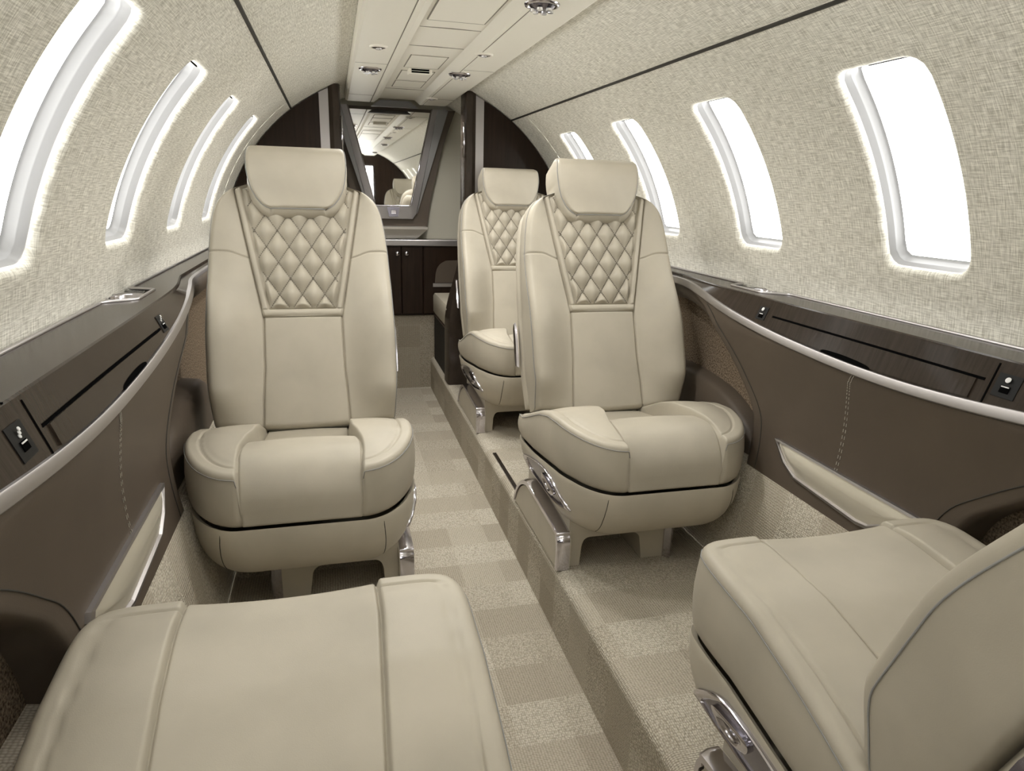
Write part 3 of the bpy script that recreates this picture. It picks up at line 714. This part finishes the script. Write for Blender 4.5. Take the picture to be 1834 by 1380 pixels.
for s, nm in ((-1, 'left'), (1, 'right')):
    root = empty('side_ledge', (0, 0, 0)); tag(root, 'dark wood ledge with silver edges under the %s windows' % nm, 'ledge')
    topx = np.array([cup_notch(y) for y in LY])
    G = np.stack([np.stack([x, LY, z], -1) for x, z in ((topx, np.full_like(LY, ZT)), ((topx+brk)/2, np.full_like(LY, ZT)), (brk+.004, np.full_like(LY, ZT)), (brk+.001, np.full_like(LY, ZT-.002)), (brk, np.full_like(LY, ZT-.006)), ((brk+lipx)/2, (ZT-.006+lipz)/2), (lipx, lipz))])
    v, f_, _ = grid(sidemesh(G, s), flip=s < 0)
    autosmooth(link('wood_top', v, f_, WOO, root), 30)
    # lip: satin aluminium strip
    ly2 = LY; G = np.stack([np.stack([lipx+dx, LY, lipz+dz], -1) for dx, dz in ((.005, .002), (-.003, .002), (-.005, .0), (-.0065, -.014), (-.004, -.0165), (.01, -.0165))])
    v, f_, _ = grid(sidemesh(G, s), flip=s < 0); autosmooth(link('lip_trim', v, f_, SI2, root), 40)
    # wall trim
    m = MB(); m.tube([(s*cup_notch(y), y, ZT+.001) for y in np.concatenate([np.linspace(YR, 1.3, 8), np.linspace(1.32, 1.60, 50), np.linspace(1.65, YB, 6)])], .0035, 8); m.build('wall_trim', SIL, root, True)
    # niche floor + cup holder
    m = MB(); m.box(*(sorted((s*.665, s*.745))), 1.35, 1.57, ZT-.022, ZT-.014); m.build('cup_niche', BLK, root)
    A2 = np.linspace(0, 2*pi, 40, endpoint=False)
    prof = [(.037, ZT-.016), (.040, ZT-.004), (.037, ZT+.000), (.032, ZT-.004), (.031, ZT-.060)]
    m = MB(); m.loft([[(s*.704+r_*math.cos(a)*.95, 1.455+r_*1.25*math.sin(a), z) for a in A2] for r_, z in prof]); cpo = m.build('cup_holder', CHR, root, True)
    m = MB(); m.disc((s*.704, 1.455, ZT-.058), .031, (0, 0, 1), .002); m.build('cup_base', BLK, cpo)
    # table leaf: slot, leaf, hand hole
    def patch(y0, y1, za, zb, d, ny=40, nz=2):
        """patch lying on the fascia; za, zb functions of y; d = lift off it"""
        Y = np.linspace(y0, y1, ny); rows = []
        for k in np.linspace(0, 1, nz):
            z = za(Y)*(1-k)+zb(Y)*k; rows.append(np.stack([fx(Y, z)-d, Y, z+d*.5], -1))
        return np.stack(rows)
    lz_ = lambda y: np.interp(y, LY, lipz)
    slot = lambda y: (.774 if s < 0 else .780)+0*y
    def slab(za, zb, y0, y1, d0, d1, mat_, name, par, ny=40):
        a = patch(y0, y1, za, zb, d0, ny); b = patch(y0, y1, za, zb, d1, ny); m = MB()
        rings = []
        for j in range(ny): rings.append([a[0, j]*[s, 1, 1], a[1, j]*[s, 1, 1], b[1, j]*[s, 1, 1], b[0, j]*[s, 1, 1]])
        m.loft(rings if s > 0 else [r[::-1] for r in rings], True, True); return m.build(name, mat_, par)
    a0, a1 = (.787, 1.318) if s < 0 else (.760, 1.280)
    slab(lambda y: slot(y)-.004, slot, a0, a1, -.001, .0008, VOI, 'table_slot', root)
    leaf = slab(lambda y: lz_(y)+.004, lambda y: slot(y)-.0045, a0+.012, a1-.012, -.002, .0025, WOO, 'table_leaf', root)
    hc = 1.035 if s > 0 else 1.10
    hole = lambda y: lz_(y)+.002+.0085*np.clip(np.sin(pi*np.clip((y-hc+.066)/.132, 0, 1)), 0, 1)**.3
    slab(lambda y: lz_(y)+.002, hole, hc-.065, hc+.065, .002, .0032, VOI, 'hand_hole', leaf)
    # joint line in the wood at the near end
    slab(lambda y: lz_(y)+.001, lambda y: lz_(y)*0+ZT-.007, a0-.012, a0-.0095, 0, .0009, VOI, 'joint_line', root, 3)
    m = MB(); m.box(*(sorted((s*.636, s*.722))), a0-.045, a0-.0425, ZT-.001, ZT+.0008); m.build('joint_line', VOI, root)
    # switch plates
    for (y0, y1, z0, z1) in ((.716, .752, .756, .792), (1.325, 1.358, .763, .792)) if s < 0 else ((.706, .742, .760, .793), (1.302, 1.333, .765, .793)):
        sp = slab(lambda y: z0+0*y, lambda y: z1+0*y, y0, y1, 0, .0012, BLK, 'switch_plate', root, 4); sp['label'] = 'black switch plate'
        ym, zm = (y0+y1)/2, (z0+z1)/2
        if s > 0:
            m = MB(); m.disc((s*(fx(ym, zm+.007)-.0024), ym, zm+.0095), .0042, (-s, 0, .55), .0009, 16); m.build('switch_symbol', WHT, sp)
        else:
            m = MB()
            for q in (-.004, 0, .004): m.disc((s*(fx(ym, zm+.007)-.0024), ym, zm+.0095+q), .0022, (-s, 0, .55), .0009, 12)
            m.build('switch_symbol', WHT, sp)
        slab(lambda y: zm-.010+0*y, lambda y: zm+.0+0*y, ym-.007, ym+.007, .0012, .0024, VOI, 'switch_rocker', sp, 3)
        slab(lambda y: zm-.0025+0*y, lambda y: zm-.001+0*y, ym-.006, ym+.006, .0024, .003, WHT, 'switch_mark', sp, 3)
    # ---- leather side panel below the lip: outline in (y, z)
    pr = empty('wainscot', (0, 0, 0)); tag(pr, 'dark brown leather wainscot with courtesy light below the %s ledge' % nm, 'wall panel')
    rear = smoothpts([(1.275, .415), (1.290, .50), (1.315, .56), (1.40, .635), (1.50, .700), (1.56, .735), (1.63, .768), (1.70, .785)], 40)
    front = smoothpts([(.775, .415), (.765, .50), (.74, .56), (.68, .61), (.58, .672), (.48, .722), (.38, .755), (.30, .772)], 40)
    nz = len(rear); K = 90
    def px(y, z, d=0):
        top = np.interp(y, LY, lipx); k = np.clip((z-.41)/.36, 0, 1)
        return .602+(top-.602)*k+.020*np.sin(pi*np.clip(k*1.15, 0, 1))+d
    G = np.zeros((nz, K, 3))
    for j in range(nz):
        Y = np.linspace(front[j, 0], rear[j, 0], K); k = np.linspace(0, 1, K)
        Z = front[j, 1]*(1-k)+rear[j, 1]*k
        topz = np.interp(Y, LY, lipz)-.018; q = j/(nz-1)
        Z = Z*(1-ss((q-.35)/.65))+ (ss((q-.35)/.65))*(.415+(topz-.415)*((Z-.415)/np.maximum(max(front[j, 1], rear[j, 1])-.415, 1e-3)))
        Z = np.minimum(Z, topz) if j < nz-1 else topz
        G[j, :, 1] = Y; G[j, :, 2] = Z; G[j, :, 0] = px(Y, Z)
    # rounded return into the recess at both ends
    n0 = G.copy(); ring = []
    def off(Gc, col, dy, dx): 
        q = Gc[:, col].copy(); q[:, 1] += dy; q[:, 0] += dx; return q[:, None]
    Gf = np.concatenate([off(G, 0, -.012, .10), off(G, 0, -.012, .012), off(G, 0, -.006, .003), G, off(G, -1, .006, .003), off(G, -1, .012, .012), off(G, -1, .012, .10)], 1)
    v, f_, _ = grid(sidemesh(Gf, s), flip=s > 0); autosmooth(link('leather_face', v, f_, DLE, pr), 50)
    # border seam of the panel
    for col, dy in ((-1, -.030), (0, .030)):
        q = G[:, col].copy(); q[:, 1] += dy; q[:, 0] = px(q[:, 1], q[:, 2])-.0006
        q = q[(q[:, 2] < np.interp(q[:, 1], LY, lipz)-.022) & (q[:, 2] > .418)]
        m = MB(); m.tube(sidemesh(q, s), .0010, 6); m.build('border_seam', SEAM, pr, True)
    # double stitching
    m = MB()
    ys = smoothpts([(1.004, .720), (1.012, .705), (1.016, .68), (1.02, .50)], 90)
    for dy in (-.003, .003):
        for a, b in zip(ys[:-1:2], ys[1::2]):
            m.tube([(s*(px(a[0], a[1])-.0008), a[0]+dy, a[1]), (s*(px(b[0], b[1])-.0008), b[0]+dy, b[1])], .0007, 5)
    m.build('stitching', DLT, pr)
    # courtesy light: frame and lens
    fr = np.array([(1.205, .520), (1.165, .482), (1.12, .462), (.93, .452), (.90, .456), (.805, .512), (.815, .521), (1.19, .5215)])
    fr = np.array(fr); ce = fr.mean(0)
    def crg(k, d): return [(s*(px(y, z)-d), y, z) for y, z in ce+(fr-ce)*np.array([1-(1-k)*.35, k])]
    m = MB(); m.loft([crg(1, 0), crg(1, .007), crg(.86, .008), crg(.80, .004), crg(.8, .0)][::s]); lf = m.build('light_frame', SI2, pr)
    m = MB(); m.loft([crg(.82, .003), crg(.4, .008), crg(.1, .009)][::s], s < 0, s > 0); m.build('light_lens', PRL, lf, True)
    # ---- recess behind the seats: tweed backing, lower pod, dark upper band
    G = np.array([[(x, y, z) for y in (YR, .3, 1.2, YB)] for x, z in ((.668, .80), (.690, .70), (.690, .60), (.675, .43))])
    uv = np.stack([G[..., 1], G[..., 2]], -1)
    v, f_, u_ = grid(sidemesh(G, s), uv, flip=s > 0); bkp = link('tweed_backing', v, f_, TWD, pr, u_); bkp['label'] = 'brown tweed backing of the recess'
    for ya, yb2 in ((1.50, 2.9),):
        band = smoothpts([(1.56, .755), (1.62, .775), (1.70, .79), (1.85, .792), (2.85, .792)], 60)
        m = MB(); m.loft([[(s*.652, y, z+.005), (s*.640, y, z), (s*.640, y, z-.03), (s*.655, y, z-.042), (s*.69, y, z-.042)][::s] for y, z in band], True, True); m.build('recess_rim', DLE, bkp, True)
        pod = smoothpts([(1.30, .43), (1.36, .50), (1.50, .55), (1.75, .56), (1.86, .50), (1.90, .43)], 50)
        m = MB(); m.loft([[(s*.632, y, .43), (s*.636, y, (.43+z)/2), (s*.642, y, z-.01), (s*.654, y, z), (s*.69, y, z+.004)][::s] for y, z in pod], True, True, False); m.build('lower_pod', DLE, bkp, True)

# ------------------------------------------------------------------ overhead panel
PY0, PY1 = YR, 3.34
half = [(.232, 1.418), (.228, 1.404), (.220, 1.400), (.122, 1.400), (.119, 1.403), (.116, 1.400), (.104, 1.400), (.080, 1.418), (.0, 1.419)]
prof = [(-x, z) for x, z in half]+[(x, z) for x, z in half[-2::-1]]
root = empty('overhead_panel', (0, 0, 0)); tag(root, 'long cream overhead panel with recessed centre channel along the ceiling', 'panel')
top = [(.232, 1.43), (-.232, 1.43)]
m = MB(); m.loft([[(x, y, z) for x, z in prof+top] for y in (PY0, PY1-.02, PY1)], True, True); autosmooth(m.build('panel_body', PLA, root), 25)
m = MB()
for x in (-.119, .119): m.box(x-.0012, x+.0012, PY0, PY1, 1.4012, 1.404)
m.build('panel_groove', PLL, root)
def hatch(y0, y1, x0=-.068, x1=.068, sides=True):
    m = MB(); m.box(x0, x1, y0, y1, 1.4165, 1.4185); h_ = m.build('hatch_cover', PLA, root)
    m = MB()
    for x in ((x0-.003, x0), (x1, x1+.003)): m.box(x[0], x[1], y0, y1, 1.4165, 1.419)
    for y in (y0, y1): m.box(x0, x1, y-.001, y+.001, 1.4162, 1.417)
    m.build('hatch_gap', PLL, h_)
hatch(1.53, 1.78); hatch(2.24, 2.46, -.055, .055); hatch(2.53, 2.74, -.055, .055); hatch(2.76, 2.93, -.055, .055); hatch(.9, 1.5)
for y in (2.10, 1.86, 2.99): m = MB(); m.box(-.078, .078, y-.0008, y+.0008, 1.4172, 1.419); m.build('panel_joint', PLL, root)
for y in (2.33, 1.2, 3.1): 
    for a, b in ((-.22, -.122), (.122, .22)): m = MB(); m.box(a, b, y-.0007, y+.0007, 1.3994, 1.402); m.build('panel_joint', PLL, root)
m = MB(); m.box(-.040, .040, 2.475, 2.515, 1.400, 1.4185, .003); av = m.build('air_vent', PLA, root)
m = MB()
for z in (1.4035, 1.4105): m.box(-.030, .030, 2.4742, 2.476, z, z+.0052)
m.build('vent_slot', VOI, av)
# downlights
def spotpix(x, y, z=1.400):
    d = fw+r2*(x-917)/F_PX-u2*(y-690)/F_PX; t = (z-CAMZ)/d[2]; return CAMX+t*d[0], t*d[1]
big = [(663, 123), (823, 133), (971, 8)]; small = [(678, 83), (867, 97), (773, 176)]
behind = [(-.17, 1.37), (-.17, .62), (.17, .62), (-.17, -.85), (.17, -.85)]  # unseen lamps added to brighten the seats, floor and rear cabin
for k, (px_, py_) in enumerate(big+small+behind):
    x, y = spotpix(px_, py_) if k < 6 else (px_, py_); isb = k < 3 or k > 5; rr = .030 if isb else .021
    lab = ['chrome reading light on the left band, nearer the partition', 'chrome reading light on the right band beside the air vent', 'large chrome reading light at the top edge of the photo',
           'small chrome downlight on the left band, above the larger light', 'small chrome downlight on the right band, in the middle of its row', 'small chrome downlight farthest along the right band'][k] if k < 6 else 'added chrome fill light overhead %s, out of the picture' % ['on the left beside the large one', 'left of the foreground', 'right of the foreground', 'left near the entry', 'right near the entry'][k-6]
    lr = empty('reading_light', (x, y, 1.400)); tag(lr, lab, 'light', 'ceiling reading lights')
    A2 = np.linspace(0, 2*pi, 32, endpoint=False)
    m = MB(); m.loft([[(r_*math.cos(a), r_*math.sin(a), z) for a in A2] for r_, z in ((rr*1.25, 0), (rr*1.18, -.004), (rr, -.005), (rr*.92, .006))]); m.build('bezel', CHR if isb else PLA, lr, True)
    m = MB(); m.loft([[(r_*math.cos(a), r_*math.sin(a), z) for a in A2] for r_, z in ((rr*.95, .0), (rr*.9, -.004), (rr*.6, -.012 if isb else -.006), (rr*.4, -.012 if isb else -.006))], False, True); ln = m.build('lamp_head', DCH if isb else CHR, lr)
    m = MB()
    if isb:
        for a in np.linspace(0, 2*pi, 6, endpoint=False): m.disc((rr*.62*math.cos(a), rr*.62*math.sin(a), -.010), rr*.2, (0, 0, -1), .005, 10)
    else: m.disc((0, 0, -.006), rr*.38, (0, 0, -1), .002, 16)
    m.build('lens', LENS, ln)
    sp = bpy.data.lights.new('reading_lamp', 'SPOT'); sp.energy = SPOT*(.3 if k in (7, 8) else 1); sp.spot_size = 2.9; sp.spot_blend = 1; sp.shadow_soft_size = .03; sp.color = (1, .975, .94)
    so = bpy.data.objects.new('reading_lamp', sp); C.objects.link(so); so.parent = lr; so.location = (0, 0, -.03)
# ------------------------------------------------------------------ partitions
def arch_pts(s, x0, x1, n=20, rr=R-.004):
    X = np.linspace(x0, x1, n); return [(s*x, ZC+math.sqrt(max(0, rr*rr-x*x))) for x in X]
for s, nm in ((-1, 'left'), (1, 'right')):
    xo = .258 if s < 0 else .243
    root = empty('partition', (0, YB, 0)); tag(root, 'dark wood cabin partition on the %s side of the far doorway' % nm, 'partition')
    poly = arch_pts(s, xo+.07, .70, 24)+[(s*.70, .2), (s*(xo+.07), .2)]
    poly[-2] = (s*.60, H); poly[-1] = (s*(xo+.07), H)
    m = MB(); m.prism([(x, z) for x, z in poly][::s], 1, .002, .03); m.build('wood_panel', WO2, root)
    # silver strip
    a, b = (xo+.045, xo+.082) 
    poly = arch_pts(s, a, b, 4)+[(s*b, H), (s*a, H)]
    m = MB(); m.prism(poly[::s], 1, -.010, .02); m.build('silver_strip', SI2, root)
    # door jamb with its flared foot
    rings = []
    zt = ZC+math.sqrt((R-.004)**2-xo**2)
    for z in np.concatenate([np.linspace(H, .9, 30), [1.0, 1.2, zt-.004]]):
        inn = xo-(.070 if s > 0 else .05)*ss((.80-z)/.36); 
        q = [(s*inn, .08, z), (s*inn, .0, z), (s*(inn+.006), -.02, z), (s*(xo+.03), -.028, z), (s*(xo+.046), -.015, z), (s*(xo+.046), .08, z)]
        rings.append(q if s > 0 else q[::-1])
    m = MB(); m.loft(rings, True, True); autosmooth(m.build('door_jamb', WOO, root), 40)
    m = MB(); m.tube([(s*(xo-.002), -.012, 1.16), (s*(xo-.002), -.012, 1.30)], .004, 8); m.build('latch_bar', CHR, root, True)

# ------------------------------------------------------------------ far vestibule
CXF = -.016
mr = empty('mirror', (0, YF, 0)); tag(mr, 'tapered mirror in a silver frame on the far wall', 'mirror')
def trap(pts, y): return [(x, y, z) for x, z in pts]
glassp = [(-.217, 1.384), (-.100, .945), (.073, .945), (.181, 1.384)]
m = MB(); m.loft([trap(glassp, -.004), trap(glassp, .004)][::-1], True, True); m.build('mirror_glass', MIR, mr)
ino = [(-.217, 1.384), (-.100, .945), (.073, .945), (.181, 1.384)]
def expand(d, bot): return [(-.217-d, 1.40), (-.100-d*.9, .945-bot*.6), (-.100-d*.3, .945-bot), (.073+d*.3, .945-bot), (.073+d*.9, .945-bot*.6), (.181+d, 1.40)]
def inner6(): return [(-.217, 1.40), (-.1005, .947), (-.098, .945), (.071, .945), (.0735, .947), (.181, 1.40)]
def band(a, b, y0, y1):
    m = MB(); n = len(a)
    for k in range(n-1): m.add([(a[k][0], y0, a[k][1]), (a[k+1][0], y0, a[k+1][1]), (b[k+1][0], y1, b[k+1][1]), (b[k][0], y1, b[k][1])], [(0, 1, 2, 3)])
    return m
m = MB(); m.tube([(x, -.012, z) for x, z in inner6()], .0035, 8); m.build('bright_edge', CHR, mr, True)
m = band(inner6(), expand(.03, .062), -.014, -.010); m.V += band(expand(.03, .062), expand(.032, .064), -.010, .008).V; nn = len(m.F)
m.F += [tuple(i+nn*4 for i in f) for f in m.F]; m.UV = [(0, 0)]*len(m.V); m.build('silver_frame', SI2, mr)
# frame widens towards the top
m = MB(); m.loft([[(.211, -.010, 1.40), (.103, -.010, .91), (.106, -.010, .91), (.262, -.010, 1.40)], [(.211, .01, 1.40), (.103, .01, .91), (.106, .01, .91), (.262, .01, 1.40)]][::-1], True, True); m.build('frame_flare', SI3, mr)
m = MB(); m.loft([[(-.247, -.010, 1.40), (-.13, -.010, .91), (-.133, -.010, .91), (-.285, -.010, 1.40)], [(-.247, .01, 1.40), (-.13, .01, .91), (-.133, .01, .91), (-.285, .01, 1.40)]], True, True); m.build('frame_flare', SI3, mr)
m = MB(); m.loft([[(x, y, z) for x, z in ((-.045, .938), (.018, .938), (.008, .893), (-.035, .893))] for y in (-.014, -.022)], True, True); lt = m.build('latch', DCH, mr)
m = MB(); m.box(-.026, 0, -.026, -.02, .908, .925, .002); m.build('latch_button', CHR, lt)
# dark surround
right = smoothpts([(.300, 1.40), (.245, 1.25), (.205, 1.10), (.172, .95), (.158, .84)], 40); left = [(2*CXF-x, z) for x, z in right[::-1]]
sr = [(x, z) for x, z in right]+left
m = MB(); m.prism(sr, 1, YF+.012, YF+.05); o = m.build('mirror_surround', DLE); tag(o, 'dark curved surround panel behind the far mirror', 'panel')
# dark bridge above the mirror, tucked under the overhead panel
m = MB(); m.loft([[(x, y, z) for x, z in ((-.115, 1.385), (-.075, 1.412), (.055, 1.412), (.095, 1.385))] for y in (PY1+.03, PY1-.004)], True, True); o = m.build('mirror_bridge', simple('grey_plastic', (.16, .16, .165), .5)); tag(o, 'grey arched bridge piece between mirror and overhead panel', 'trim piece')
# basin tray and counter
m = MB(); m.loft([[(-.19, y0, z0), (x1, y0, z0), (x1, y1, z0), (-.19, y1, z0)] for x1, y0, y1, z0 in ((.098, YF-.015, YF+.02, .785), (.150, YF-.06, YF+.02, .835), (.152, YF-.062, YF+.02, .846))], True, True); o = m.build('basin_tray', simple('pearl_metal', (.85, .83, .79), .3, .6)); tag(o, 'tapered silver tray below the far mirror', 'tray')
ct = empty('counter_top', (0, YF, 0)); tag(ct, 'silver edged counter above the far cabinet doors', 'counter')
m = MB(); m.box(-.62, .62, -.035, .055, .752, .782, .003); m.build('counter_slab', SI2, ct)
cb = empty('vanity_cabinet', (0, YF, 0)); tag(cb, 'dark wood cabinet with round knobs on the far wall', 'cabinet')
m = MB(); m.box(-.62, .62, -.008, .055, .395, .752); m.build('carcass', WO2, cb)
for (x0, x1, kx) in ((-.20, .018, .0), (.022, .128, .046), (.132, .60, None)):
    m = MB(); m.box(x0, x1, -.026, -.009, .405, .748, .003); d = m.build('cabinet_door', WO2, cb)
    if kx is not None:
        m = MB(); A2 = np.linspace(0, 2*pi, 20, endpoint=False)
        m.loft([[(kx+r_*math.cos(a), y, .714+r_*math.sin(a)) for a in A2] for r_, y in ((.006, -.026), (.006, -.034), (.011, -.036), (.0125, -.041), (.008, -.045))], False, True); m.build('knob', CHR, d, True)
    else:
        nch = smoothpts([(.19, .565), (.20, .635), (.235, .672), (.30, .68), (.59, .68), (.59, .565)], 40)
        m = MB(); m.prism([(x, z) for x, z in nch][::-1], 1, -.0285, -.026); m.build('dark_inset', DLE, d)
        m = MB(); m.box(.18, .59, -.034, -.027, .545, .563); m.build('silver_rail', SIL, d)
# carpeted toe wall under the cabinet
G = np.array([[(x, YF-.002, z) for z in (0, .40)] for x in (-.62, .62)]); uv = np.stack([G[..., 2], G[..., 0]], -1)
v, f_, u_ = grid(G, uv, flip=True); struct(link('wall_toe', v, f_, CA2, None, u_))
# side-facing bench in the vestibule
BDK = simple('bench_base_dark', (.020, .018, .016), .6, 0, .2)
be = empty('bench_seat', (0, 0, 0)); tag(be, 'small cream padded bench behind the right partition', 'bench')
m = MB(); m.box(.178, .66, 3.02, YF-.035, .412, .515, .012); autosmooth(m.build('bench_cushion', BEN, be), 40)
m = MB(); m.box(.186, .66, 3.02, YF-.03, H+.001, .412); m.build('bench_base', BDK, be)
m = MB(); m.box(.181, .19, 3.02, YF-.03, .402, .411); m.build('base_trim', simple('red_brown_edge', (.05, .02, .01), .4), be)
